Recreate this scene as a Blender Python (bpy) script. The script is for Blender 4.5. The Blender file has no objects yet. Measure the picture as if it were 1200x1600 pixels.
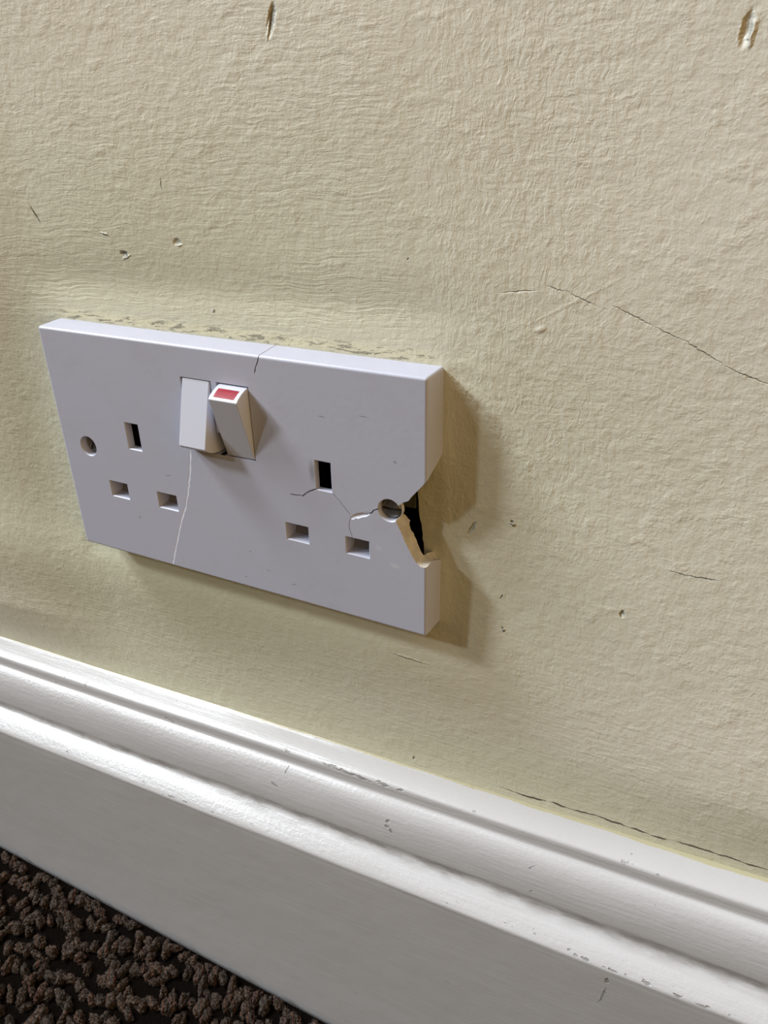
import bpy, bmesh, math, random
import numpy as np
from mathutils import Vector, Matrix

random.seed(4)
rng = np.random.default_rng(4)
SC = bpy.context.scene
COL = SC.collection
MM = 0.001
THETA = math.radians(3.14)          # the socket hangs slightly off level against the skirting

# ------------------------------------------------------------------ camera
cam_d = bpy.data.cameras.new('camera')
cam = bpy.data.objects.new('camera', cam_d)
COL.objects.link(cam)
R = Matrix(((0.890786, -0.144282, 0.430910),
            (0.449083, 0.424463, -0.786229),
            (-0.069467, 0.893876, 0.442900)))
cam.matrix_world = Matrix.Translation(Vector((158.02, -191.403, 98.202)) * MM) @ R.to_4x4()
cam_d.sensor_fit = 'VERTICAL'
cam_d.sensor_height = 24.0
cam_d.lens = 24.0 * 1209.36 / 1600.0
cam_d.clip_start = 0.005
cam_d.clip_end = 50
cam_d.dof.use_dof = False
SC.camera = cam

# ------------------------------------------------------------------ colour management
SC.view_settings.view_transform = 'Standard'
SC.view_settings.look = 'None'
SC.view_settings.gamma = 1.0
SC.view_settings.exposure = 0.0
SC.view_settings.use_curve_mapping = False

# ------------------------------------------------------------------ room light: dim warm room, brighter above
W = bpy.data.worlds.new('room_light')
SC.world = W
W.use_nodes = True
wt = W.node_tree
wt.nodes.clear()
wo = wt.nodes.new('ShaderNodeOutputWorld')
tc = wt.nodes.new('ShaderNodeTexCoord')
sp = wt.nodes.new('ShaderNodeSeparateXYZ')
wt.links.new(tc.outputs['Generated'], sp.inputs[0])


def w_ramp(sock, lo, hi, col, strength):
    mr = wt.nodes.new('ShaderNodeMapRange')
    mr.interpolation_type = 'SMOOTHSTEP'
    mr.inputs['From Min'].default_value = lo
    mr.inputs['From Max'].default_value = hi
    mr.inputs['To Min'].default_value = 0
    mr.inputs['To Max'].default_value = strength
    wt.links.new(sock, mr.inputs['Value'])
    bg = wt.nodes.new('ShaderNodeBackground')
    bg.inputs['Color'].default_value = (*col, 1)
    wt.links.new(mr.outputs[0], bg.inputs['Strength'])
    return bg.outputs[0]


def w_add(a, b):
    n = wt.nodes.new('ShaderNodeAddShader')
    wt.links.new(a, n.inputs[0])
    wt.links.new(b, n.inputs[1])
    return n.outputs[0]


base = wt.nodes.new('ShaderNodeBackground')
base.inputs['Color'].default_value = (1.0, 0.44, 0.11, 1)
base.inputs['Strength'].default_value = 0.056
up = w_ramp(sp.outputs['Z'], 0.45, 1.0, (0.93, 0.97, 1.0), 0.42)
right = w_ramp(sp.outputs['X'], 0.15, 1.0, (1.0, 0.67, 0.28), 1.22)
wt.links.new(w_add(w_add(base.outputs[0], up), right), wo.inputs[0])


# ------------------------------------------------------------------ the two window panes to the left of the socket, plus an added high source
def area_daylight(name, direction, dist, sx, sy, watts, col):
    ld = bpy.data.lights.new(name, 'AREA')
    ld.shape = 'RECTANGLE'
    ld.size = sx
    ld.size_y = sy
    ld.energy = watts
    ld.color = col
    o = bpy.data.objects.new(name, ld)
    d = Vector(direction).normalized()
    o.location = d * dist
    o.rotation_euler = d.to_track_quat('Z', 'Y').to_euler()
    COL.objects.link(o)
    return o


area_daylight('window_and_fill_daylight', (-1.12, -1.0, 0.93), 6.0, 0.32, 0.32, 67.0, (0.84, 0.95, 1.0))
area_daylight('window_and_fill_daylight', (-1.92, -1.0, 1.57), 6.0, 0.62, 0.70, 195.0, (0.90, 0.95, 1.0))
area_daylight('window_and_fill_daylight', (-2.3, -0.45, 3.0), 6.0, 1.5, 1.5, 420.0, (0.90, 0.95, 1.0))  # unseen added source, not one of the panes: brightens upward faces


# ------------------------------------------------------------------ node helpers
class Mat:
    def __init__(self, name, rough=0.5, spec=0.5, metal=0.0):
        self.m = bpy.data.materials.new(name)
        self.m.use_nodes = True
        self.t = self.m.node_tree
        self.t.nodes.clear()
        self.out = self.n('ShaderNodeOutputMaterial')
        self.b = self.n('ShaderNodeBsdfPrincipled')
        self.l(self.b.outputs[0], self.out.inputs[0])
        self.b.inputs['Roughness'].default_value = rough
        self.b.inputs['Specular IOR Level'].default_value = spec
        self.b.inputs['Metallic'].default_value = metal
        self.tc = self.n('ShaderNodeTexCoord').outputs['Object']

    def n(self, kind, **kw):
        o = self.t.nodes.new(kind)
        for k, v in kw.items():
            setattr(o, k, v)
        return o

    def l(self, a, b):
        self.t.links.new(a, b)

    def put(self, sock, v):
        if isinstance(v, bpy.types.NodeSocket):
            self.l(v, sock)
        else:
            sock.default_value = v

    def math(self, op, a, b=0.0, c=0.0, clamp=False):
        o = self.n('ShaderNodeMath', operation=op)
        o.use_clamp = clamp
        self.put(o.inputs[0], a)
        self.put(o.inputs[1], b)
        self.put(o.inputs[2], c)
        return o.outputs[0]

    def vec(self, scale=(1, 1, 1), loc=(0, 0, 0), rot=(0, 0, 0), src=None):
        o = self.n('ShaderNodeMapping', vector_type='POINT')
        self.l(src or self.tc, o.inputs['Vector'])
        o.inputs['Location'].default_value = loc
        o.inputs['Rotation'].default_value = rot
        o.inputs['Scale'].default_value = scale
        return o.outputs[0]

    def noise(self, v, scale=1.0, detail=3.0, rough=0.5, col=False, dist=0.0):
        o = self.n('ShaderNodeTexNoise')
        self.l(v, o.inputs['Vector'])
        o.inputs['Scale'].default_value = scale
        o.inputs['Detail'].default_value = detail
        o.inputs['Roughness'].default_value = rough
        o.inputs['Distortion'].default_value = dist
        return o.outputs['Color' if col else 'Fac']

    def ramp(self, f, lo, hi, a=0.0, b=1.0, smooth=True):
        o = self.n('ShaderNodeMapRange')
        if smooth:
            o.interpolation_type = 'SMOOTHSTEP'
        self.put(o.inputs['Value'], f)
        for k, v in (('From Min', lo), ('From Max', hi), ('To Min', a), ('To Max', b)):
            self.put(o.inputs[k], v)
        return o.outputs[0]

    def mix(self, f, a, b):
        o = self.n('ShaderNodeMix', data_type='RGBA')
        self.put(o.inputs[0], f)
        for s, v in ((o.inputs[6], a), (o.inputs[7], b)):
            self.put(s, v if isinstance(v, bpy.types.NodeSocket) else (*v, 1.0))
        return o.outputs[2]

    def xyz(self, v=None):
        o = self.n('ShaderNodeSeparateXYZ')
        self.l(v or self.tc, o.inputs[0])
        return o.outputs

    def bump(self, h, dist, strength=1.0):
        o = self.n('ShaderNodeBump')
        o.inputs['Strength'].default_value = strength
        o.inputs['Distance'].default_value = dist
        self.l(h, o.inputs['Height'])
        self.l(o.outputs[0], self.b.inputs['Normal'])

    def color(self, c):
        self.put(self.b.inputs['Base Color'], c if isinstance(c, bpy.types.NodeSocket) else (*c, 1.0))

    def warped(self, amp, scale):
        """object coordinates pushed about a little, so that marks get ragged outlines"""
        c = self.noise(self.tc, scale, 2.0, 0.6, col=True)
        s = self.n('ShaderNodeVectorMath', operation='SUBTRACT')
        self.l(c, s.inputs[0])
        s.inputs[1].default_value = (0.5, 0.5, 0.5)
        m = self.n('ShaderNodeVectorMath', operation='MULTIPLY_ADD')
        self.l(s.outputs[0], m.inputs[0])
        m.inputs[1].default_value = (amp,) * 3
        self.l(self.tc, m.inputs[2])
        return m.outputs[0]

    def blob(self, x, z, hx, hz, deg=0.0, soft=0.5, src=None):
        """1 inside an ellipse on the wall plane (half sizes hx, hz in mm, turned by deg), 0 outside"""
        mp = self.n('ShaderNodeMapping', vector_type='TEXTURE')
        self.l(src or self.tc, mp.inputs['Vector'])
        mp.inputs['Location'].default_value = (x * MM, 0, z * MM)
        mp.inputs['Rotation'].default_value = (0, math.radians(deg), 0)
        mp.inputs['Scale'].default_value = (hx * MM, 1e3, hz * MM)
        ln = self.n('ShaderNodeVectorMath', operation='LENGTH')
        self.l(mp.outputs[0], ln.inputs[0])
        return self.ramp(ln.outputs['Value'], 1.0 - soft, 1.0 + soft * 0.4, 1.0, 0.0)

    def union(self, fs):
        r = fs[0]
        for f in fs[1:]:
            r = self.math('MAXIMUM', r, f)
        return r


# ------------------------------------------------------------------ wall paint
def wall_material(marks=()):
    M = Mat('cream_wall_paint', 0.42, 0.35)
    x, y, z = M.xyz()
    # brush strokes: level ones above the socket, upright ones beside it
    warp = M.warped(0.004, 60)
    hs = M.noise(M.vec((55, 1, 900), src=warp), 1.0, 4.0, 0.6)
    vs = M.noise(M.vec((720, 1, 190), src=M.warped(0.006, 140)), 1.0, 4.0, 0.65)
    hs2 = M.noise(M.vec((170, 1, 700), src=warp), 1.0, 3.0, 0.6)
    fine = M.noise(M.vec((330, 1, 330)), 1.0, 3.0, 0.55)
    peel = M.noise(M.vec((210, 1, 210), src=M.warped(0.005, 120)), 1.0, 3.0, 0.55)
    lumps = M.ramp(M.noise(M.vec((85, 1, 110)), 1.0, 4.0, 0.6), 0.52, 0.72)
    # where each kind of stroke shows
    above = M.math('MULTIPLY', M.ramp(x, 0.055, 0.085, 1, 0), M.ramp(z, 0.028, 0.05, 0, 1))
    level = M.math('MULTIPLY', above, M.ramp(M.noise(M.vec((14, 1, 22)), 1.0, 1.0), 0.3, 0.65, 0.35, 1.0))
    near = M.math('MULTIPLY', above, M.ramp(z, 0.055, 0.10, 1.0, 0.45))
    level = M.math('MULTIPLY', level, near)
    low = M.ramp(z, -0.075, -0.055, 0.45, 0.0)
    level = M.math('ADD', level, low)
    beside = M.math('MULTIPLY', M.ramp(x, 0.066, 0.076, 0, 1), M.ramp(x, 0.10, 0.15, 1.0, 0.35))
    beside = M.math('MULTIPLY', beside, M.ramp(M.noise(M.vec((18, 1, 18), loc=(3, 0, 1)), 1.0, 1.0), 0.3, 0.6, 0.35, 1.0))
    beside = M.math('MULTIPLY', beside, M.ramp(z, -0.085, -0.05, 0.15, 1))
    upright = M.math('MAXIMUM', M.math('MULTIPLY', beside, 0.8), 0.25)
    h = M.math('MULTIPLY', hs, level)
    h = M.math('MULTIPLY_ADD', vs, upright, h)
    h = M.math('MULTIPLY_ADD', hs2, M.math('MULTIPLY', M.ramp(M.noise(M.vec((20, 1, 25), loc=(9, 0, 3)), 1.0, 1.0), 0.35, 0.65, 0.1, 0.5), M.ramp(x, 0.09, 0.16, 1.0, 0.5)), h)
    h = M.math('MULTIPLY_ADD', peel, 0.75, h)
    h = M.math('MULTIPLY_ADD', fine, 0.40, h)
    ridge = M.math('ABSOLUTE', M.math('SUBTRACT', M.noise(M.vec((190, 1, 190), loc=(5, 0, 5), src=warp), 1.0, 3.0, 0.6), 0.5))
    h = M.math('MULTIPLY_ADD', M.ramp(ridge, 0.0, 0.05, 1.0, 0.0), 0.05, h)
    h = M.math('MULTIPLY_ADD', lumps, 0.30, h)
    # gouges, dents and scratches (x, z, half width, half height, turn, depth, dirt)
    ragged = M.warped(0.0010, 600)
    run = M.n('ShaderNodeCombineXYZ').outputs[0]      # x carries relief, y carries dirt
    for (mx, mz, a, b, deg, depth, dk) in marks:
        f = M.blob(mx, mz, a, b, deg, 0.85, ragged)
        v = M.n('ShaderNodeVectorMath', operation='MULTIPLY_ADD')
        M.l(f, v.inputs[0])
        v.inputs[1].default_value = (-depth, dk, 0)
        M.l(run, v.inputs[2])
        run = v.outputs[0]
    rs = M.xyz(run)
    h = M.math('ADD', h, rs[0])
    dirt = [rs[1]]
    # hairline crack where the wall meets the skirting, opening towards the right
    wob = M.noise(M.vec((45, 1, 1)), 1.0, 5.0, 0.65)
    zc = M.math('MULTIPLY_ADD', wob, 0.0055, -0.1146)
    zc = M.math('MULTIPLY_ADD', M.ramp(x, 0.09, 0.20, 0, 1), 0.0006, zc)
    dz = M.math('ABSOLUTE', M.math('SUBTRACT', z, zc))
    wid = M.math('MULTIPLY', M.ramp(M.noise(M.vec((150, 1, 1), loc=(7, 0, 0)), 1.0, 3.0), 0.36, 0.62, 0.00003, 0.00042), M.ramp(x, 0.088, 0.10, 0, 1))
    crack = M.math('LESS_THAN', dz, wid)
    h = M.math('MULTIPLY_ADD', crack, -2.0, h)
    dirt.append(M.math('MULTIPLY', crack, 0.9))
    # grime and crumbled filler along the top edge of the socket
    su = M.xyz(M.vec(rot=(0, -THETA, 0)))
    edge = M.math('MULTIPLY', M.ramp(su[2], 0.0425, 0.0437, 0, 1), M.ramp(su[2], 0.0445, 0.0475, 1, 0))
    edge = M.math('MULTIPLY', edge, M.math('MULTIPLY', M.ramp(su[0], -0.075, -0.066, 0, 1), M.ramp(su[0], 0.066, 0.074, 1, 0)))
    grime = M.ramp(M.noise(M.vec((130, 1, 900), rot=(0, -THETA, 0)), 1.0, 5.0, 0.75), 0.54, 0.60)
    gap = M.math('MULTIPLY', edge, grime)
    h = M.math('MULTIPLY_ADD', gap, -0.9, h)
    dirt.append(M.math('MULTIPLY', gap, 0.5))
    # colour: cream, greener, yellower and darker round the socket and along the skirting
    old = M.noise(M.vec((9, 1, 12)), 1.0, 2.0, 0.5)
    r2 = M.n('ShaderNodeVectorMath', operation='LENGTH')
    M.l(M.vec((1 / 0.15, 0, 1 / 0.11), loc=(0.25, 0, 0.1)), r2.inputs[0])
    prox = M.ramp(r2.outputs['Value'], 0.35, 1.6, 1.0, 0.0)
    prox = M.math('MAXIMUM', prox, M.ramp(z, -0.115, -0.06, 1.0, 0.0))
    prox = M.math('MULTIPLY_ADD', old, 0.35, M.math('MULTIPLY', prox, 0.75), clamp=True)
    c = M.mix(prox, CREAM, YELLOW)
    # grime blotches, then a lighter yellow band along the socket's top edge
    c = M.mix(M.math('MULTIPLY', M.ramp(M.noise(M.vec((60, 1, 90)), 1.0, 4.0), 0.55, 0.8), 0.25), c, (0.48, 0.44, 0.30))
    ye = M.math('MULTIPLY', edge, 0.55)
    c = M.mix(ye, c, (0.76, 0.71, 0.47))
    c = M.mix(M.union(dirt), c, (0.055, 0.035, 0.02))
    M.color(c)
    M.bump(h, WALL_BUMP)
    return M.m


CREAM = (0.83, 0.79, 0.68)
YELLOW = (0.61, 0.605, 0.45)
WALL_BUMP = 0.00034


def seg(x0, z0, x1, z1, w, depth, dirt):
    """a straight scratch from one point to another"""
    return ((x0 + x1) / 2, (z0 + z1) / 2, math.dist((x0, z0), (x1, z1)) / 2, w, -math.degrees(math.atan2(z1 - z0, x1 - x0)), depth, dirt)


WALL_MARKS = [
    # x, z, half width, half height, turn, depth, dirt
    (31.8, 124.4, 1.0, 3.4, 21, 4.0, 0.8),
    (30.9, 123.0, 0.5, 2.8, 21, -2.2, 0.0),
    (142.4, 110.6, 1.0, 2.9, 10, 2.6, 0.15),
    (143.6, 109.8, 0.6, 2.6, 10, -1.2, 0.0),
    (-33.6, 68.4, 1.5, 0.8, 8, 3.2, 0.75),
    (-32.8, 67.3, 1.8, 0.5, -20, -2.0, 0.0),
    (-11.0, 71.6, 1.4, 1.0, 0, 2.0, 0.10),
    (-10.6, 70.8, 1.2, 0.4, 0, -1.6, 0.0),
    (-40.0, 74.5, 1.8, 0.35, 15, -1.6, 0.0),
    seg(-70.6, 83.4, -67.6, 78.0, 0.28, 2.6, 0.6),
    (-13.2, 88.0, 0.22, 1.7, 4, 2.0, 0.3),
    seg(81.3, -12.4, 83.8, -8.0, 0.5, 3.0, 0.15),
    (95.3, -6.6, 1.0, 0.6, 25, -2.0, 0.0),
    (95.0, -6.0, 0.5, 0.4, 0, 3.0, 0.4),
    seg(91.5, -33.0, 92.3, -31.4, 0.3, 2.5, 0.6),
    (92.6, -44.3, 0.55, 0.5, 0, -4.0, 0.0),
    (92.3, -43.6, 0.4, 0.3, 0, 2.5, 0.35),
    (127.8, -29.5, 0.6, 1.1, 10, 3.5, 0.25),
    seg(139.5, -13.2, 146.0, -13.6, 0.18, 1.4, 0.35),
    seg(145.0, -13.6, 151.0, -13.3, 0.22, 1.8, 0.5),
    (108.0, -27.6, 2.2, 2.0, 0, 0.0, 0.10),
    seg(92.0, 58.9, 101.0, 59.6, 0.22, 0.6, 0.10),
    seg(104.0, 60.6, 109.5, 59.2, 0.18, 0.8, 0.14),
    seg(109.5, 59.0, 116.0, 56.3, 0.18, 0.8, 0.16),
    seg(120.0, 56.5, 129.0, 52.3, 0.22, 0.8, 0.16),
    seg(130.0, 51.8, 136.5, 49.0, 0.18, 0.8, 0.12),
    seg(136.5, 49.2, 146.0, 43.8, 0.20, 0.9, 0.18),
    seg(146.5, 43.5, 156.0, 39.8, 0.20, 0.9, 0.16),
    seg(97.0, 50.0, 122.0, 63.0, 0.5, -0.14, 0.0),
    (102.3, 50.0, 1.6, 0.9, -20, -0.6, 0.0),
    (-1.6, 51.3, 0.55, 0.45, 0, -3.5, 0.0),
    (57.7, -110.6, 0.55, 0.8, 10, 3.0, 0.4),
    seg(52.5, -62.2, 66.0, -63.8, 0.4, -1.0, 0.0),
    (41.4, 58.2, 0.25, 0.25, 0, 1.5, 0.4),
    (66.0, 67.0, 0.3, 0.3, 0, 2.0, 0.6),
]


def plain(name, col, rough=0.5, spec=0.5, metal=0.0, bump=0.0, bscale=400, vary=0.0):
    M = Mat(name, rough, spec, metal)
    if vary:
        f = M.ramp(M.noise(M.tc, bscale * 0.4, 4.0, 0.6), 0.35, 0.7)
        M.color(M.mix(f, col, tuple(c * (1 - vary) for c in col)))
    else:
        M.color(col)
    if bump:
        M.bump(M.noise(M.tc, bscale, 4.0, 0.6), bump)
    return M.m


PLASTIC = (0.485, 0.50, 0.60)


def plate_material():
    M = Mat('white_socket_plastic', 0.38, 0.45)
    g = M.ramp(M.noise(M.vec((70, 70, 70)), 1.0, 4.0, 0.65), 0.45, 0.8)
    c = M.mix(M.math('MULTIPLY', g, 0.28), PLASTIC, (0.43, 0.42, 0.45))
    rag = M.warped(0.0008, 1200)
    scuffs = [M.blob(u, v, a, b, d, 0.8, rag) for (u, v, a, b, d) in PLATE_MARKS]
    c = M.mix(M.math('MULTIPLY', M.union(scuffs), 0.55), c, (0.17, 0.17, 0.18))
    pale = M.union([M.blob(56.7, -13.6, 1.3, 1.0, 20, 0.6, rag), M.blob(62.1, -18.7, 2.0, 0.8, 8, 0.5, rag)])
    c = M.mix(M.math('MULTIPLY', pale, 0.6), c, (0.60, 0.61, 0.68))
    M.color(c)
    M.bump(M.noise(M.tc, 500, 3.0, 0.5), 0.00003)
    return M.m


PLATE_MARKS = [(-24.4, -4.7, 1.2, 0.35, -15), (-41.4, -24.7, 0.6, 0.5, 0), (39.1, 26.4, 1.3, 0.3, 5),
               (62.6, 16.2, 0.5, 0.6, 0), (7.1, -27.1, 0.35, 0.3, 0), (52.9, 28.5, 1.6, 0.2, 0),
               (41.7, -22.5, 0.2, 0.5, 0), (34.4, 8.0, 1.2, 4.0, 0), (14.0, -33.0, 1.0, 0.25, 30),
               (24.0, -36.0, 1.2, 0.3, -20), (4.0, -38.0, 0.4, 0.4, 0), (-2.0, -15.0, 0.25, 0.2, 0)]


def skirting_material(chip_list=()):
    M = Mat('white_gloss_paint', 0.26, 0.5)
    x, y, z = M.xyz()
    col = (0.49, 0.485, 0.49)
    g = M.ramp(M.noise(M.vec((30, 60, 60)), 1.0, 5.0, 0.65), 0.5, 0.85)
    c = M.mix(M.math('MULTIPLY', g, 0.22), col, (0.44, 0.42, 0.40))
    # dust in the quirk and under the fillet
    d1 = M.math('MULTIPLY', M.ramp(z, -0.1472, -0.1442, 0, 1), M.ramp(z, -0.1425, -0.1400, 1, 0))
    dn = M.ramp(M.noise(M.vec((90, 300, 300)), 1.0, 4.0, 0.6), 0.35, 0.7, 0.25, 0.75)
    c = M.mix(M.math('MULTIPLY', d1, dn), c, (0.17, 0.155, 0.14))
    # chipped paint showing grey undercoat
    rag = M.warped(0.0022, 420)
    chips = [M.blob(cx, cz, a, b, dg, 0.3, rag) for (cx, cz, a, b, dg) in chip_list]
    # rows of tiny chips along both sharp edges
    rn = M.noise(M.vec((210, 300, 500)), 1.0, 4.0, 0.7)
    e1 = M.math('MULTIPLY', M.ramp(z, -0.1190, -0.1184, 0, 1), M.ramp(z, -0.1179, -0.1173, 1, 0))
    e2 = M.math('MULTIPLY', M.ramp(z, -0.1518, -0.1508, 0, 1), M.ramp(z, -0.1503, -0.1490, 1, 0))
    ch = M.math('MULTIPLY', M.math('MAXIMUM', M.math('MULTIPLY', e1, 0.75), e2), M.ramp(rn, 0.64, 0.68))
    sp_ = M.ramp(M.noise(M.vec((420, 420, 420), loc=(2, 5, 1)), 1.0, 3.0, 0.6), 0.735, 0.76)
    allc = M.union(chips + [ch, M.math('MULTIPLY', sp_, 0.6)])
    c = M.mix(M.math('MULTIPLY', allc, 0.85), c, (0.27, 0.265, 0.26))
    # wall paint lapped over the top edge, ragged; darkened against the strong light from above
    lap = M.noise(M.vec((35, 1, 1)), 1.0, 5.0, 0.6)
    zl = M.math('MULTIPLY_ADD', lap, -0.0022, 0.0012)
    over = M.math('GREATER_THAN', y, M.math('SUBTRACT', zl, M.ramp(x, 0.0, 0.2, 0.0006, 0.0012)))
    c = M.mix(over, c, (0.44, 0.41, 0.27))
    M.color(c)
    # brush marks and runs
    h = M.noise(M.vec((60, 700, 700)), 1.0, 3.0, 0.6)
    crust = M.math('MULTIPLY', M.ramp(z, -0.1320, -0.1262, 0, 1), M.ramp(z, -0.1240, -0.1232, 1, 0))
    crust = M.math('MAXIMUM', crust, M.math('MULTIPLY', M.ramp(z, -0.1515, -0.1500, 0, 1), M.ramp(z, -0.1480, -0.1460, 1, 0)))
    cn = M.noise(M.vec((620, 620, 620)), 1.0, 4.0, 0.7)
    face = M.ramp(z, -0.154, -0.152, 0.35, 1.0)
    h = M.math('MULTIPLY', h, M.math('MULTIPLY', face, 0.5))
    h = M.math('MULTIPLY_ADD', cn, M.math('MULTIPLY_ADD', M.math('MULTIPLY', crust, M.ramp(x, -0.08, 0.06, 1.0, 0.3)), 1.0, M.math('MULTIPLY', face, 0.25)), h)
    h = M.math('MULTIPLY_ADD', allc, -0.9, h)
    h = M.math('MULTIPLY_ADD', M.noise(M.vec((45, 60, 60), loc=(4, 4, 4)), 1.0, 2.0), 0.8, h)
    M.bump(h, 0.00028)
    return M.m


SKIRT_CHIPS = [(52.9, -130.2, 0.8, 0.6, 20), (52.6, -132.6, 1.0, 0.65, 25), (53.9, -134.2, 0.5, 0.9, 0),
               (7.4, -124.8, 0.4, 1.3, 25), (2.6, -132.0, 1.9, 0.4, 30), (27.0, -118.1, 4.5, 0.32, 3),
               (38.5, -118.8, 6.0, 0.42, 2), (48.8, -118.5, 3.0, 0.6, 4), (56.0, -118.6, 1.3, 0.5, 0), (33.0, -118.4, 5.0, 0.5, 3),
               (107.0, -128.6, 1.4, 0.15, -35), (107.6, -138.4, 0.7, 0.25, -15), (-122.3, -122.3, 0.35, 1.0, 5),
               (-53.7, -122.0, 2.8, 0.3, 8), (-103.1, -118.6, 0.3, 1.2, 0), (136.0, -157.0, 0.7, 1.6, 12),
               (134.9, -166.0, 0.28, 5.2, 12), (123.0, -150.2, 0.7, 0.3, 0), (128.4, -150.9, 1.5, 0.35, 0),
               (137.5, -151.3, 1.6, 0.4, 0), (147.8, -151.0, 1.4, 0.35, 0), (157.4, -150.9, 1.8, 0.35, 0),
               (165.0, -151.0, 2.4, 0.3, 0), (-47.9, -150.9, 1.9, 0.25, 0), (-40.5, -150.9, 1.2, 0.25, 0)]

M_WALL = None  # made below once the marks are final


# ------------------------------------------------------------------ mesh helpers (all in millimetres)
def link(name, me, mat=None, parent=None, smooth=False):
    o = bpy.data.objects.new(name, me)
    COL.objects.link(o)
    if mat:
        for m in (mat if isinstance(mat, (list, tuple)) else [mat]):
            me.materials.append(m)
    if parent:
        o.parent = parent
    if smooth:
        me.polygons.foreach_set('use_smooth', [True] * len(me.polygons))
    return o


def mesh_mm(bm, name='m', scale=True):
    bmesh.ops.recalc_face_normals(bm, faces=bm.faces)
    if scale:
        bmesh.ops.scale(bm, vec=(MM,) * 3, verts=bm.verts)
    me = bpy.data.meshes.new(name)
    bm.to_mesh(me)
    bm.free()
    return me


def loft(layers, bm=None):
    """closed solid through outlines; layers = [(y, [(u, v), ...]), ...]"""
    bm = bm or bmesh.new()
    rings = [[bm.verts.new((u, y, v)) for (u, v) in pts] for (y, pts) in layers]
    n = len(rings[0])
    for a, b in zip(rings, rings[1:]):
        for i in range(n):
            bm.faces.new((a[i], a[(i + 1) % n], b[(i + 1) % n], b[i]))
    bm.faces.new(rings[0])
    bm.faces.new(rings[-1][::-1])
    return bm


def rect(u0, u1, v0, v1, g=0.0):
    return [(u0 - g, v0 - g), (u1 + g, v0 - g), (u1 + g, v1 + g), (u0 - g, v1 + g)]


def circ(u, v, r, n=40):
    return [(u + r * math.cos(2 * math.pi * i / n), v + r * math.sin(2 * math.pi * i / n)) for i in range(n)]


def edge_bevel(bm, off, segs=2, ang=25, keep=None):
    bmesh.ops.recalc_face_normals(bm, faces=bm.faces)
    bm.normal_update()
    es = [e for e in bm.edges if len(e.link_faces) == 2 and e.calc_face_angle(0) > math.radians(ang) and (keep is None or keep(e))]
    bmesh.ops.bevel(bm, geom=es, offset=off, segments=segs, profile=0.5, affect='EDGES', clamp_overlap=True)


def smooth_by_angle(me, deg=35):
    me.polygons.foreach_set('use_smooth', [True] * len(me.polygons))
    bm = bmesh.new()
    bm.from_mesh(me)
    for e in bm.edges:
        e.smooth = not (len(e.link_faces) == 2 and e.calc_face_angle(0) > math.radians(deg))
    bm.to_mesh(me)
    bm.free()


def weigh(o):
    md = o.modifiers.new('normals', 'WEIGHTED_NORMAL')
    md.keep_sharp = True
    md.weight = 90


# ------------------------------------------------------------------ setting: wall
HOLE_EDGE = [(-36, 66.2), (-19, 67.3), (-16.5, 67.35), (-13.9, 67.2), (-12.5, 66.8), (-9.2, 66.8), (-7.0, 66.1), (-4, 65.7), (0, 65.5), (3, 65.1), (12, 65.2), (36, 66)]


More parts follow.
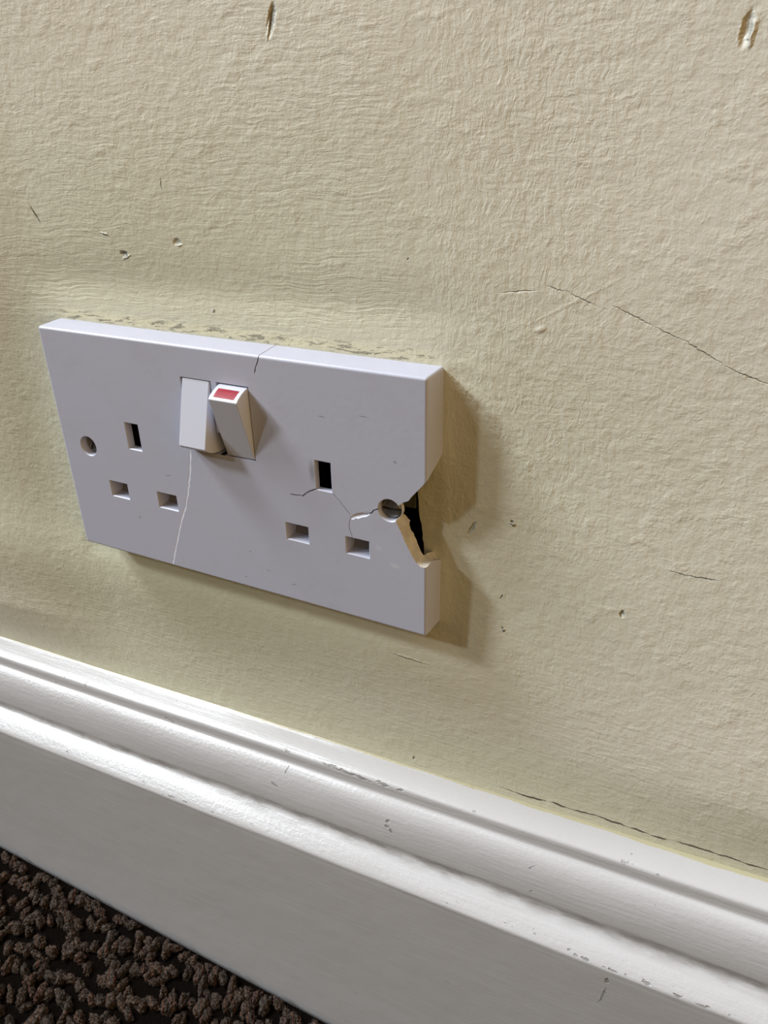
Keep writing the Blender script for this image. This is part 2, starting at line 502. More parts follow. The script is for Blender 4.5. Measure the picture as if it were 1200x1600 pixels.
def build_wall(mat):
    def axis(lo, hi, step, far_lo, far_hi, must):
        c = list(np.arange(lo, hi + 0.1, step))
        s = step
        a = lo
        while a > far_lo:
            s *= 1.25
            a -= s
            c.append(a)
        s = step
        a = hi
        while a < far_hi:
            s *= 1.25
            a += s
            c.append(a)
        c = np.array(sorted(c))
        for m in must:
            c[np.argmin(abs(c - m))] = m
        return c
    U = axis(-190, 210, 1.6, -900, 900, (-66, 66))
    V = axis(-125, 150, 1.6, -270, 900, (-36, 36))
    nu, nv = len(U), len(V)
    uu, vv = np.meshgrid(U, V)
    u, v = uu.copy(), vv.copy()
    iu = int(np.argmin(abs(U - 66)))
    he = np.array(HOLE_EDGE)
    for j in range(nv):
        if abs(V[j]) <= 36.01:
            u[j, iu] = np.interp(V[j], he[:, 0], he[:, 1]) + rng.normal(0, 0.07)
    # height towards the room: gentle old plaster, a trough above the socket, a lip against its edges
    h = (0.9 * np.sin(u / 41 + 0.6 + 0.4 * np.sin(v / 37)) * np.cos(v / 47 + 0.3)
         + 0.35 * np.sin(u / 17 + v / 29 + 1.0) + 0.22 * np.sin(v / 13 - u / 39))
    h *= 0.55
    g = lambda a, s: np.exp(-(a / s) ** 2)
    span = 1 / (1 + np.exp((abs(u) - 78) / 6))
    h += -0.75 * g(v - 56, 8) * span
    h += -1.2 * g(u + 96, 15) * g(v - 5, 60)
    lipt = g(v - 43.5, 1.3) * span + g(u - 74, 1.2) * (abs(v) < 44)
    h += 0.22 * lipt
    # bulges added to shape the shading: the wall comes forward to the far left and right and bellies out above the skirting
    sl = lambda a, w: np.maximum(a, 0) ** 2 / (np.maximum(a, 0) + w)
    h += 6.5 * np.tanh(0.10 * sl(-u - 74, 18) / 6.5) + 3.5 * np.tanh(0.045 * sl(u - 95, 40) / 3.5)
    h += 2.2 * np.exp(-((v + 62) / 20) ** 2) / (1 + np.exp((u - 95) / 22))
    # keep it flat where the plate sits
    dist = np.maximum(abs(u) - 73, abs(v) - 43)
    k = np.clip(dist / 14, 0, 1)
    k = k * k * (3 - 2 * k)
    h = h * k + 0.0
    h += 0.25 * lipt * (dist > 0.2)
    c, s = math.cos(THETA), math.sin(THETA)
    X = u * c + v * s
    Z = -u * s + v * c
    Y = -h
    # faint flattening towards the skirting
    f = np.clip((-Z - 88) / 26, 0, 1)
    Y = Y * (1 - f)
    co = np.stack([X, Y, Z], -1).reshape(-1, 3) * MM
    idx = np.arange(nu * nv).reshape(nv, nu)
    faces = []
    for j in range(nv - 1):
        for i in range(nu - 1):
            if -66.1 < U[i] and U[i + 1] < 66.1 and -36.1 < V[j] and V[j + 1] < 36.1:
                continue
            faces.append((idx[j, i], idx[j, i + 1], idx[j + 1, i + 1], idx[j + 1, i]))
    me = bpy.data.meshes.new('wall_back')
    me.from_pydata(co.tolist(), [], [tuple(int(q) for q in f_) for f_ in faces])
    me.update()
    bm = bmesh.new()
    bm.from_mesh(me)
    bmesh.ops.delete(bm, geom=[vv_ for vv_ in bm.verts if not vv_.link_faces], context='VERTS')
    be = [e for e in bm.edges if e.is_boundary]
    r = bmesh.ops.extrude_edge_only(bm, edges=be)
    for q in r['geom']:
        if isinstance(q, bmesh.types.BMVert):
            q.co.y = 0.09
    bm.to_mesh(me)
    bm.free()
    o = link('wall_back', me, mat, smooth=True)
    # the same paint everywhere; patches of wall that carry gouges get the paint with those gouges in it
    patches = {}
    cell = 0.030
    for p in me.polygons:
        c = p.center
        if abs(c.y) > 0.01:
            continue
        key = (math.floor(c.x / cell), math.floor(c.z / cell))
        if key not in patches:
            x0, x1 = key[0] * cell * 1000 - 4, (key[0] + 1) * cell * 1000 + 4
            z0, z1 = key[1] * cell * 1000 - 4, (key[1] + 1) * cell * 1000 + 4
            hit = []
            for m in WALL_MARKS:
                t = math.radians(m[4])
                ex = (abs(m[2] * math.cos(t)) + abs(m[3] * math.sin(t))) * 1.3
                ez = (abs(m[2] * math.sin(t)) + abs(m[3] * math.cos(t))) * 1.3
                if m[0] + ex > x0 and m[0] - ex < x1 and m[1] + ez > z0 and m[1] - ez < z1:
                    hit.append(m)
            patches[key] = 0
            if hit:
                me.materials.append(wall_material(hit))
                patches[key] = len(me.materials) - 1
        p.material_index = patches[key]
    smooth_by_angle(me, 50)
    o['kind'] = 'structure'
    return o


# ------------------------------------------------------------------ setting: skirting board
def build_skirting(mat):
    P = [(0.8, -114.6), (0.2, -115.0), (-0.5, -115.5), (-1.5, -115.95), (-3.5, -116.4), (-6.0, -116.95), (-8.6, -117.6), (-9.2, -117.95), (-9.5, -118.6), (-9.6, -120.0), (-9.65, -122.2),
         (-9.75, -123.0), (-10.1, -123.5), (-10.8, -123.85), (-11.8, -124.5), (-12.9, -125.8), (-13.9, -127.7), (-14.7, -130.1),
         (-15.3, -133.2), (-15.65, -136.2), (-15.8, -138.8), (-15.75, -140.6), (-15.55, -141.9), (-15.35, -142.9), (-15.4, -143.7),
         (-15.8, -144.85), (-17.0, -145.55), (-18.6, -146.4), (-20.2, -147.5), (-21.7, -148.7), (-23.0, -150.0), (-23.8, -150.9), (-24.15, -151.5), (-24.2, -152.1), (-24.1, -156),
         (-23.7, -170), (-23.2, -190), (-22.6, -215), (-22.0, -240), (-22.0, -330), (0.6, -330)]
    xs = np.concatenate([np.arange(-900, -220, 40), np.arange(-220, 230, 2.5), np.arange(230, 901, 40)])
    P = np.array(P)
    n = len(P)
    rows = []
    for x in xs:
        wv = 0.10 * np.sin(x / 23 + P[:, 1] / 3.0) + 0.07 * np.sin(x / 9.0 + P[:, 1] / 5) + rng.normal(0, 0.012, n)
        wv[:2] *= 0.2
        wv[-6:] *= 0.2
        wz = 0.12 * np.sin(x / 31 + 1) + 0.08 * np.sin(x / 13.0 + P[:, 0])
        rows.append(np.stack([np.full(n, x), P[:, 0] + wv * 0.6, P[:, 1] + wz], 1))
    co = np.concatenate(rows) * MM
    faces = []
    for i in range(len(xs) - 1):
        for j in range(n):
            a, b = i * n + j, i * n + (j + 1) % n
            faces.append((a, b, b + n, a + n))
    faces.append(tuple(range(n)))
    faces.append(tuple(range((len(xs) - 1) * n, len(xs) * n))[::-1])
    me = bpy.data.meshes.new('baseboard_back')
    me.from_pydata(co.tolist(), [], faces)
    bm = bmesh.new()
    bm.from_mesh(me)
    bmesh.ops.recalc_face_normals(bm, faces=bm.faces)
    bm.to_mesh(me)
    bm.free()
    o = link('baseboard_back', me, mat)
    bands = {}
    for p in me.polygons:
        key = math.floor(p.center.x / 0.030)
        if key not in bands:
            hit = [c for c in SKIRT_CHIPS if c[0] + max(c[2], c[3]) + 4 > key * 30 and c[0] - max(c[2], c[3]) - 4 < (key + 1) * 30]
            bands[key] = 0
            if hit:
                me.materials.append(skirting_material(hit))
                bands[key] = len(me.materials) - 1
        p.material_index = bands[key]
    smooth_by_angle(me, 48)
    o['kind'] = 'structure'
    return o


# ------------------------------------------------------------------ setting: floor and carpet
F0, FS = -265.6, -0.0655            # the old floor drops a little towards the right


def floor_z(x):
    return F0 + FS * max(-420.0, min(420.0, x))


def build_floor(mat):
    bm = bmesh.new()
    q = []
    for y in (-24.0, -700.0):
        for x in (-900, -420, 420, 900):
            q.append((x, y, floor_z(x)))
    vt = [bm.verts.new(c) for c in q]
    vb = [bm.verts.new((c[0], c[1], -345)) for c in q]
    for i in range(3):
        bm.faces.new((vt[i], vt[i + 1], vt[i + 5], vt[i + 4]))
        bm.faces.new((vb[i], vb[i + 4], vb[i + 5], vb[i + 1]))
        bm.faces.new((vt[i], vb[i], vb[i + 1], vt[i + 1]))
        bm.faces.new((vt[i + 4], vt[i + 5], vb[i + 5], vb[i + 4]))
    bm.faces.new((vt[0], vt[4], vb[4], vb[0]))
    bm.faces.new((vt[3], vb[3], vb[7], vt[7]))
    o = link('floor', mesh_mm(bm), mat)
    o['kind'] = 'structure'
    return o


def build_carpet(mat):
    def blobs(sub, count):
        b0 = bmesh.new()
        bmesh.ops.create_icosphere(b0, subdivisions=sub, radius=1.0)
        sv = np.array([v.co[:] for v in b0.verts])
        sf = np.array([[v.index for v in f.verts] for f in b0.faces])
        b0.free()
        out = []
        for _ in range(count):
            d = np.zeros(len(sv))
            for fr, am in ((2.0, .17), (4.5, .12), (9.0, .09), (16.0, .09), (30.0, .07)):
                for _k in range(5):
                    w = rng.normal(0, 1, 3)
                    w *= fr / np.linalg.norm(w)
                    d += am * np.sin(sv @ w + rng.uniform(0, 6.28)) * 0.6
            out.append(sv * (1 + d)[:, None])
        return out, sf
    near, nf = blobs(4, 26)
    far, ff = blobs(2, 12)
    V, Fc, TV = [], [], []
    nv = 0
    hv, hf, ht = [], [], []
    row = 0
    y = -28.2
    tufts = []
    while y > -330:
        x = -470.0 + rng.uniform(0, 5)
        ph = rng.uniform(0, 6)
        while x < 250:
            zig = 2.2 * math.sin(x / 4.6 + ph) + 1.1 * math.sin(x / 9.1 + 2 * ph)
            if rng.random() > 0.10:
                tufts.append((x + rng.normal(0, 0.5), y + zig))
            x += rng.uniform(4.2, 6.0)
        y -= 8.6
        row += 1
    for (tx, ty) in tufts:
        tone = rng.random()
        vis = -230 < tx < 60 and ty > -130
        lib, lf = (near, nf) if vis else (far, ff)
        p = lib[rng.integers(len(lib))]
        a = -0.75 + rng.normal(0, 0.5)
        p = p * np.array([rng.uniform(2.9, 4.3), rng.uniform(1.7, 2.6), rng.uniform(2.0, 3.0)])
        ca, sa = math.cos(a), math.sin(a)
        p = p @ np.array([[ca, sa, 0], [-sa, ca, 0], [0, 0, 1]])
        top = floor_z(tx) + rng.uniform(0.3, 1.4)
        p = p + np.array([tx, ty, top])
        over = p[:, 1].max() + 24.5
        if over > 0:
            p[:, 1] -= over
        V.append(p)
        Fc.append(lf + nv)
        TV.append(np.clip(tone + 0.25 * np.sin(p[:, 0] * 1.7 + p[:, 1] * 1.3), 0, 1))
        nv += len(p)
        if vis:
            for k in range(190):
                q = p[rng.integers(len(p))]
                d = q - np.array([tx, ty, top])
                d = d / np.linalg.norm(d) + rng.normal(0, 0.5, 3)
                d[2] = abs(d[2])
                d /= np.linalg.norm(d)
                L = rng.uniform(0.35, 1.15) * (2.0 if rng.random() < 0.06 else 1.0)
                side = np.cross(d, rng.normal(0, 1, 3))
                side *= 0.040 / np.linalg.norm(side)
                md = q + d * L * .5 + rng.normal(0, .10, 3)
                en = q + d * L + rng.normal(0, .25, 3)
                pts = np.array([q - side, q + side, md + side, md - side, en])
                pts[:, 1] = np.minimum(pts[:, 1], -24.4)
                b = len(hv) * 5
                hv.append(pts)
                hf += [(b, b + 1, b + 2, b + 3), (b + 3, b + 2, b + 4)]
                ht.append(np.full(5, tone))
    co = np.concatenate(V + hv) * MM
    tone = np.concatenate(TV + ht)
    tri = np.concatenate(Fc)
    me = bpy.data.meshes.new('carpet_pile')
    nq = [f for f in hf if len(f) == 4]
    nt = [f for f in hf if len(f) == 3]
    tri = np.concatenate([tri, np.array(nt) + nv])
    quad = np.array(nq) + nv
    me.vertices.add(len(co))
    me.vertices.foreach_set('co', co.ravel().astype(np.float32))
    loops = np.concatenate([tri.ravel(), quad.ravel()]).astype(np.int32)
    me.loops.add(len(loops))
    me.loops.foreach_set('vertex_index', loops)
    starts = np.concatenate([np.arange(len(tri)) * 3, len(tri) * 3 + np.arange(len(quad)) * 4]).astype(np.int32)
    me.polygons.add(len(starts))
    me.polygons.foreach_set('loop_start', starts)
    me.update(calc_edges=True)
    at = me.attributes.new('tone', 'FLOAT', 'POINT')
    at.data.foreach_set('value', tone.astype(np.float32))
    o = link('carpet_pile', me, mat, smooth=True)
    o['kind'] = 'stuff'
    o['label'] = 'dark brown looped wool carpet with grey and rust flecks along the skirting board'
    o['category'] = 'carpet'
    return o


def carpet_material():
    M = Mat('brown_wool', 0.95, 0.1)
    a = M.n('ShaderNodeAttribute')
    a.attribute_name = 'tone'
    cr = M.n('ShaderNodeValToRGB')
    M.l(a.outputs['Fac'], cr.inputs[0])
    el = cr.color_ramp.elements
    el[0].position = 0.0
    el[0].color = (0.085, 0.062, 0.05, 1)
    el[1].position = 1.0
    el[1].color = (0.11, 0.09, 0.068, 1)
    for p, c in ((0.18, (0.115, 0.088, 0.07, 1)), (0.34, (0.11, 0.10, 0.082, 1)), (0.5, (0.19, 0.068, 0.04, 1)), (0.6, (0.12, 0.078, 0.05, 1)), (0.78, (0.10, 0.092, 0.075, 1)), (0.9, (0.16, 0.068, 0.055, 1))):
        e = el.new(p)
        e.color = c
    n = M.noise(M.tc, 900, 4.0, 0.7)
    M.color(M.mix(M.ramp(n, 0.25, 0.62), cr.outputs[0], (0.018, 0.013, 0.010)))
    M.bump(M.noise(M.tc, 1500, 3.0, 0.7), 0.0006)
    return M.m


# ------------------------------------------------------------------ the broken double socket
D = 10.06


def rough_line(pts, step=0.9, jit=0.10):
    out = []
    n = len(pts)
    for i in range(n):
        a = np.array(pts[i])
        b = np.array(pts[(i + 1) % n])
        k = max(1, int(np.linalg.norm(b - a) / step))
        for q in range(k):
            t = q / k
            out.append((i, t))
    return out


def notch_cutter():
    fr = [(62.9, -3.5), (64.1, -6.0), (65.6, -9.3), (67.5, -12.9), (69.1, -15.5), (70.7, -16.8), (72.3, -16.8), (77, -17.0),
          (77, 14.0), (72.3, 11.8), (70.1, 8.9), (67.9, 6.3), (66.8, 4.6), (65.1, 3.8), (63.7, 2.5), (60.6, 0.6), (60.6, -0.6)]
    mi = [(63.9, -1.9), (65.7, -3.9), (65.6, -6.0), (67.7, -9.8), (69.1, -13.3), (70.7, -15.4), (72.2, -16.2), (77, -17.2),
          (77, 15.3), (72.7, 13.6), (70.4, 9.6), (68.1, 6.9), (67.0, 5.2), (65.4, 4.4), (64.2, 3.0), (60.6, 0.6), (60.6, -0.6)]
    ba = [(63.9, -1.9), (65.7, -3.9), (65.6, -6.0), (67.7, -9.8), (69.0, -13.8), (70.4, -17.2), (71.6, -18.9), (77, -19.9),
          (77, 19.0), (73.1, 16.6), (70.6, 12.4), (68.3, 8.5), (67.2, 6.2), (65.6, 5.0), (64.4, 3.2), (60.6, 0.6), (60.6, -0.6)]
    prm = rough_line(fr)
    ly = []
    for (y, t, a, b) in ((-11.0, 0, fr, fr), (-10.06, 0, fr, mi), (-9.2, .25, fr, mi), (-8.3, .5, fr, mi), (-7.4, .75, fr, mi), (-6.6, 1, fr, mi),
                         (-4.5, .33, mi, ba), (-2.2, .66, mi, ba), (0.0, 1, mi, ba), (1.5, 1, mi, ba)):
        pts = []
        for (i, q) in prm:
            n = len(fr)
            pa = np.array(a[i]) * (1 - q) + np.array(a[(i + 1) % n]) * q
            pb = np.array(b[i]) * (1 - q) + np.array(b[(i + 1) % n]) * q
            p = pa * (1 - t) + pb * t
            j = 0.16 if (i < 7) else 0.03
            if i in (7, 8, 14, 15, 16):
                j = 0
            pts.append(tuple(p + rng.normal(0, j, 2) * (0.4 if y < -10 else 1)))
        ly.append((y, pts))
    return loft(ly)


def ribbon_cut(line, w, depth, bm=None):
    """V-shaped groove cutter following a crack line on the plate face"""
    L = [np.array(p) for p in line]
    n = len(L)
    nrm = []
    for i in range(n):
        t = L[min(i + 1, n - 1)] - L[max(i - 1, 0)]
        t /= np.linalg.norm(t)
        nrm.append(np.array([-t[1], t[0]]))
    bm = bm or bmesh.new()
    rings = []
    for i in range(n):
        ww = w * (0.25 if i in (0, n - 1) else 1.0) * rng.uniform(0.75, 1.2)
        a = L[i] + nrm[i] * ww / 2
        b = L[i] - nrm[i] * ww / 2
        yy = -D - 0.4
        rings.append([bm.verts.new((a[0], yy, a[1])), bm.verts.new((b[0], yy, b[1])),
                      bm.verts.new((b[0], -D, b[1])), bm.verts.new((L[i][0], -D + depth, L[i][1])), bm.verts.new((a[0], -D, a[1]))])
    for p, q in zip(rings, rings[1:]):
        for k in range(5):
            bm.faces.new((p[k], p[(k + 1) % 5], q[(k + 1) % 5], q[k]))
    bm.faces.new(rings[0])
    bm.faces.new(rings[-1][::-1])
    return bm


def wiggle(pts, step=1.0, amp=0.12):
    out = [pts[0]]
    for a, b in zip(pts, pts[1:]):
        k = max(1, int(math.dist(a, b) / step))
        for i in range(1, k + 1):
            t = i / k
            e = 0 if (i == k) else amp
            out.append((a[0] + (b[0] - a[0]) * t + rng.normal(0, e) * 1, a[1] + (b[1] - a[1]) * t + rng.normal(0, e)))
    return out


EARTH = [(-40.3, -34.7, 2.7, 12.2), (35.6, 40.9, 2.2, 11.8)]
PINS = [(-53.0, -45.0, -18.1, -12.2), (-30.8, -22.5, -18.1, -12.3), (23.0, 31.2, -18.3, -12.4), (45.2, 53.2, -18.2, -12.4)]
APERT = [(-12.7, -0.6, 7.4, 32.1), (1.4, 13.6, 7.4, 32.1)]


def build_plate(parent, mats):
    bm = loft([(0, rect(-73.2, 73.2, -42.7, 42.7)), (-D - 0.05, rect(-72.75, 72.7, -42.35, 42.3))])
    edge_bevel(bm, 0.9, 4, 25, keep=lambda e: min(v.co.y for v in e.verts) < -5)
    plate = link('face_plate', mesh_mm(bm, scale=False), mats)

    def cut(cbm, slot=0):
        me = mesh_mm(cbm, scale=False)
        for m in mats:
            me.materials.append(m)
        for p in me.polygons:
            p.material_index = slot
        c = bpy.data.objects.new('cutter', me)
        COL.objects.link(c)
        md = plate.modifiers.new('b', 'BOOLEAN')
        md.operation = 'DIFFERENCE'
        md.solver = 'EXACT'
        md.object = c
        dg = bpy.context.evaluated_depsgraph_get()
        new = bpy.data.meshes.new_from_object(plate.evaluated_get(dg))
        plate.modifiers.clear()
        plate.data = new
        bpy.data.objects.remove(c)

    def slot_layers(u0, u1, v0, v1, deep):
        return [(-D - 1, rect(u0, u1, v0, v1, 0.30)), (-D, rect(u0, u1, v0, v1, 0.28)), (-D + 0.30, rect(u0, u1, v0, v1, 0.0)), (deep, rect(u0, u1, v0, v1, -0.15))]
    # hollow back behind the broken end, and a hollow for the works in the middle
    cut(loft([(1.0, rect(54.9, 70.4, -32, 32)), (-6.6, rect(54.9, 70.2, -32, 32))]))
    for (a, b, c_, d_) in EARTH:
        cut(loft([(1.0, rect(a - 3, b + 3, c_ - 3, d_ + 3)), (-7.3 if a < 0 else -8.2, rect(a - 3, b + 3, c_ - 3, d_ + 3))]), 4)
        cut(loft(slot_layers(a, b, c_, d_, 1.0)))
    for (a, b, c_, d_) in PINS:
        cut(loft(slot_layers(a, b, c_, d_, -1.2)))
    for (a, b, c_, d_) in APERT:
        cut(loft([(-D - 1, rect(a, b, c_, d_)), (-2.5, rect(a, b, c_, d_))]))
    cut(loft([(-D - 1, rect(-0.75, 1.55, 7.4, 15.5)), (-5.5, rect(-0.75, 1.55, 7.4, 13.0))]), 4)  # recess between the switches, its shade painted near-black
    for u in (-60.3, 60.5):
        cut(loft([(-D - 1, circ(u, 0.1, 3.95)), (-D, circ(u, 0.1, 3.85)), (-D + 0.35, circ(u, 0.1, 3.55)), (-6.8, circ(u, 0.1, 3.45)), (1.0, circ(u, 0.1, 3.2))]), 0)
    cut(notch_cutter(), 1)
    # cracks
    cut(ribbon_cut(wiggle([(-13.0, 7.6), (-13.3, 4.0), (-14.0, 0.5), (-14.8, -3.0), (-16.3, -8.0), (-18.6, -15.3), (-21.2, -20.5), (-23.8, -27.0), (-26.6, -34.0), (-29.4, -41.9)], 1.2, 0.07), 0.78, 0.02), 2)
    cut(ribbon_cut(wiggle([(18.6, 42.4), (18.0, 40.4), (17.0, 38.6), (16.4, 36.6)], 0.8, 0.06), 0.34, 0.5), 3)
    cut(ribbon_cut(wiggle([(35.8, 2.4), (34.2, 1.6), (32.7, 0.8), (31.2, -0.3), (30.2, -1.3), (28.6, -1.3), (27, -1.5), (25.4, -1.6)], 0.7, 0.07), 0.36, 0.5), 3)
    cut(ribbon_cut(wiggle([(40.9, 2.2), (42.6, 0.7), (44.1, -0.7), (45.6, -2.4), (47.4, -4.6)], 0.8, 0.07), 0.17, 0.10), 3)
    cut(ribbon_cut(wiggle([(47.4, -4.6), (46.7, -6.6), (46.5, -8.2), (46.9, -10.2), (47.6, -12.3)], 0.6, 0.08), 0.17, 0.12), 3)
    cut(ribbon_cut(wiggle([(53.6, -2.4), (54.6, -1.9), (55.3, -0.9), (56.2, -0.5), (57.4, 0.2)], 0.5, 0.08), 0.36, 0.5), 3)
    lay = []
    for i, y in enumerate(np.linspace(-D - 0.3, 0.3, 9)):
        cx = 18.45 - 0.08 * i + rng.normal(0, 0.07)
        lay.append((y, rect(cx - 0.11, cx + 0.11, 41.9, 44.0)))
    cut(loft(lay), 3)
    chip = [(47.0, -5.6), (47.6, -4.3), (49.0, -3.4), (50.6, -2.7), (52.0, -2.2), (53.4, -1.8), (54.0, -2.6), (53.0, -3.5), (51.2, -4.2), (49.8, -5.0), (49.0, -4.9), (48.2, -5.7)]
    cc = np.mean(chip, axis=0)
    top = [tuple(p) for p in chip]
    bot = [tuple((np.array(p) - cc) * np.array([.75, .2]) + cc + np.array([0.2, 0.55])) for p in chip]
    cut(loft([(-D - 0.5, top), (-D, top), (-D + 0.9, bot)]), 2)
    # bring to metres
    me = plate.data
    me.transform(Matrix.Scale(MM, 4))
    smooth_by_angle(me, 32)
    weigh(plate)
    plate.parent = parent
    return plate


def build_rocker(parent, mat, u0, u1, flip, red=None):
    prof = [(31.75, -9.9), (10.9, -16.0), (9.9, -14.9), (8.9, -13.1), (8.1, -10.9), (7.75, -9.0), (7.75, -4.0), (31.75, -4.0)]
    if flip:
        prof = [(39.5 - v, y) for (v, y) in prof]
    bm = bmesh.new()
    A = [bm.verts.new((u0, y, v)) for (v, y) in prof]
    B = [bm.verts.new((u1, y, v)) for (v, y) in prof]
    n = len(prof)
    for i in range(n):
        bm.faces.new((A[i], A[(i + 1) % n], B[(i + 1) % n], B[i]))
    bm.faces.new(A)
    bm.faces.new(B[::-1])
    bmesh.ops.recalc_face_normals(bm, faces=bm.faces)
    edge_bevel(bm, 0.28, 3, 30)
    o = link('rocker_switch', mesh_mm(bm), mat, parent)
    smooth_by_angle(o.data, 50)
    weigh(o)
    if red:
        # tinted window let into the top cap
        pts = prof[1:5]
        segs = [np.array(p) for p in pts]
        d = [0]
        for a, b in zip(segs, segs[1:]):
            d.append(d[-1] + np.linalg.norm(b - a))
        ring = []
        for t in np.linspace(0.17, 0.80, 7):
            s = t * d[-1]
            k = max(i for i in range(len(d)) if d[i] <= s)
            k = min(k, len(segs) - 2)
            q = (s - d[k]) / (d[k + 1] - d[k])
            p = segs[k] * (1 - q) + segs[k + 1] * q
            tg = segs[k + 1] - segs[k]
            tg /= np.linalg.norm(tg)
            nn = np.array([-tg[1], tg[0]])
            if nn[0] < 0:
                nn = -nn
            ring.append((p, nn))
        bm = bmesh.new()
        rows = []
        for (p, nn) in ring:
            lo = p - nn * 0.3
            hi = p + nn * 0.06
            rows.append([bm.verts.new((u, c[1], c[0])) for (u, c) in ((u0 + 1.5, lo), (u0 + 1.5, hi), (u1 - 1.5, hi), (u1 - 1.5, lo))])
        for a, b in zip(rows, rows[1:]):
            for k in range(4):
                bm.faces.new((a[k], a[(k + 1) % 4], b[(k + 1) % 4], b[k]))
        bm.faces.new(rows[0])
        bm.faces.new(rows[-1][::-1])
        w = link('indicator', mesh_mm(bm), red, o)
        w['label'] = 'red on-marker in the top of the switch'
        smooth_by_angle(w.data, 40)
    return o


def build_screw(parent, mat, u, v, yface, ang):
    """slotted round-head screw: domed head cut by a slot, on a shank"""
    bm = bmesh.new()
    N = 48
    rad = [0.0, 1.2, 2.2, 2.8, 3.1, 3.2, 3.05, 1.75, 1.75]
    yy = [0.0, 0.03, 0.12, 0.28, 0.55, 0.9, 1.3, 2.6, 9.0]
    rings = []
    for r, y in zip(rad[1:], yy[1:]):
        rings.append([bm.verts.new((r * math.cos(2 * math.pi * i / N), y, r * math.sin(2 * math.pi * i / N))) for i in range(N)])
    bm.faces.new(rings[0])
    for a, b in zip(rings, rings[1:]):
        for i in range(N):
            bm.faces.new((a[i], a[(i + 1) % N], b[(i + 1) % N], b[i]))
    bm.faces.new(rings[-1][::-1])
    o = link('screw', mesh_mm(bm, scale=False), mat)
    c = link('cutter', mesh_mm(loft([(-1, rect(-4, 4, -0.36, 0.36)), (1.25, rect(-4, 4, -0.36, 0.36))]), scale=False))
    md = o.modifiers.new('b', 'BOOLEAN')
    md.operation = 'DIFFERENCE'
    md.solver = 'EXACT'
    md.object = c
    dg = bpy.context.evaluated_depsgraph_get()
    new = bpy.data.meshes.new_from_object(o.evaluated_get(dg))
    o.modifiers.clear()
    o.data = new
    bpy.data.objects.remove(c)
    new.transform(Matrix.Scale(MM, 4))
    smooth_by_angle(new, 30)
    o.parent = parent
    o.location = (u * MM, yface * MM, v * MM)
    o.rotation_euler = (0, -math.radians(ang), 0)
    return o


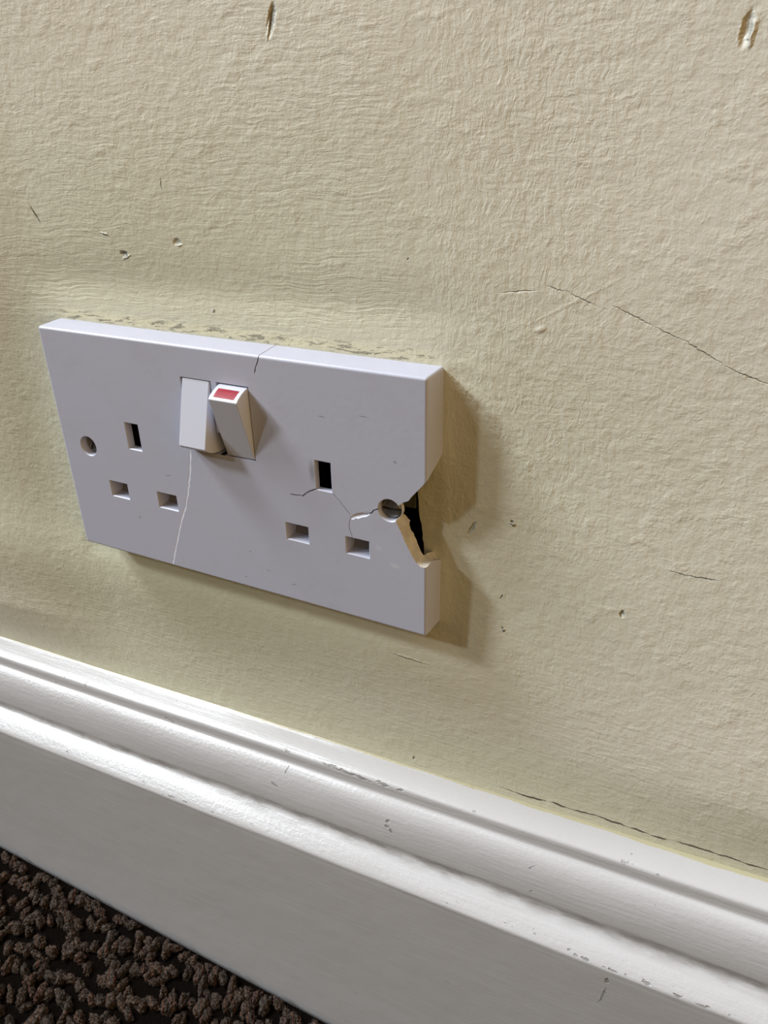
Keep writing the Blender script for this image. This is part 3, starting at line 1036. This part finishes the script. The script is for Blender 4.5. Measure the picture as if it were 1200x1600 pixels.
def build_socket():
    root = bpy.data.objects.new('double_socket', None)
    COL.objects.link(root)
    root.empty_display_size = 0.02
    root.rotation_euler = (0, THETA, 0)
    root['label'] = 'white plastic double plug socket with a cracked face and a broken right edge'
    root['category'] = 'electrical socket'
    plast = plate_material()
    broken = plain('broken_plastic', (0.60, 0.55, 0.48), 0.7, 0.3, bump=0.0004, bscale=700, vary=0.2)
    stress = plain('stressed_white_plastic', (0.80, 0.83, 0.95), 0.6, 0.3)
    dark = plain('crack_dirt', (0.21, 0.20, 0.21), 0.8, 0.2)
    void = plain('painted_void_shade', (0.012, 0.011, 0.010), 0.8, 0.1)  # near-black colour stands in for the shade inside the hollows
    build_plate(root, [plast, broken, stress, dark, void])
    swm = plain('switch_plastic', (0.57, 0.585, 0.67), 0.32, 0.45)
    red = plain('red_indicator_plastic', (0.33, 0.006, 0.022), 0.5, 0.25, vary=0.3, bscale=2500)
    r1 = build_rocker(root, swm, -12.0, -1.35, False)
    r1['label'] = 'switch pressed in at the top'
    r2 = build_rocker(root, swm, 2.45, 13.2, True, red)
    r2['label'] = 'switch standing out at the top with a red marker'
    steel = plain('dull_steel', (0.30, 0.29, 0.27), 0.42, 0.5, 0.9, bump=0.0002, bscale=900, vary=0.35)
    build_screw(root, steel, -60.3, 0.1, -8.0, 62)
    build_screw(root, steel, 60.5, 0.1, -8.9, 0)
    # safety shutters sloping inside the live and neutral slots
    shm = plain('shutter_plastic', (0.24, 0.235, 0.23), 0.5, 0.4)
    for (a, b, c_, d_) in PINS:
        bm = bmesh.new()
        pts = [(-5.6, c_ - 0.1), (-2.4, d_ + 0.1), (-0.8, d_ + 0.1), (-0.8, c_ - 0.1)]
        A = [bm.verts.new((a - 0.1, y, v)) for (y, v) in pts]
        B = [bm.verts.new((b + 0.1, y, v)) for (y, v) in pts]
        for i in range(4):
            bm.faces.new((A[i], A[(i + 1) % 4], B[(i + 1) % 4], B[i]))
        bm.faces.new(A)
        bm.faces.new(B[::-1])
        link('shutter', mesh_mm(bm), shm, root)
    # sunk steel back box with its screw lugs
    gal = plain('shade_dark_galvanised_steel', (0.035, 0.033, 0.03), 0.7, 0.3, 0.3)  # steel coloured near-black to paint in the shade inside the box
    bm = bmesh.new()
    for (u0, u1, v0, v1, y0, y1) in ((-65, 65, -35, 35, 37, 38), (-65, -64, -35, 35, 1.5, 38), (64.1, 65, -35, 35, 6, 38), (-65, 65, -35, -34, 1.5, 38), (-65, 65, 34, 35, 1.5, 38)):
        loft([(y0, rect(u0, u1, v0, v1)), (y1, rect(u0, u1, v0, v1))], bm)
    link('back_box', mesh_mm(bm), gal, root)
    lugm = plain('tarnished_steel', (0.20, 0.19, 0.13), 0.5, 0.5, 0.6, bump=0.0003, bscale=700, vary=0.4)
    for s, u in ((-1, -60.3), (1, 60.5)):
        bm = loft([(1.2, rect(u - 3.2, u + 3.6, -4, 4)), (2.4, rect(u - 3.2, u + 3.6, -4, 4))])
        edge_bevel(bm, 0.3, 2)
        lg = link('screw_lug', mesh_mm(bm), lugm, root)
    # splinter of the moulded collar still hugging the right screw
    bm = bmesh.new()
    rows = []
    for i in range(15):
        t = math.radians(-52 + i * 100 / 14)
        r0, r1_ = 3.40, 3.72 - 0.12 * abs(i - 7) / 7
        q = []
        for (r, y) in ((r0, -8.4), (r1_, -8.4), (r1_, -7.2), (r0, -7.2)):
            q.append(bm.verts.new((60.5 + r * math.cos(t), y, 0.1 + r * math.sin(t))))
        rows.append(q)
    for a, b in zip(rows, rows[1:]):
        for k in range(4):
            bm.faces.new((a[k], a[(k + 1) % 4], b[(k + 1) % 4], b[k]))
    bm.faces.new(rows[0])
    bm.faces.new(rows[-1][::-1])
    link('screw_collar', mesh_mm(bm), broken, root)
    return root


# ------------------------------------------------------------------ build
build_wall(wall_material())
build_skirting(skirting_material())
build_floor(plain('carpet_backing', (0.004, 0.003, 0.0025), 1.0, 0.0, bump=0.001, bscale=500))
build_carpet(carpet_material())
build_socket()
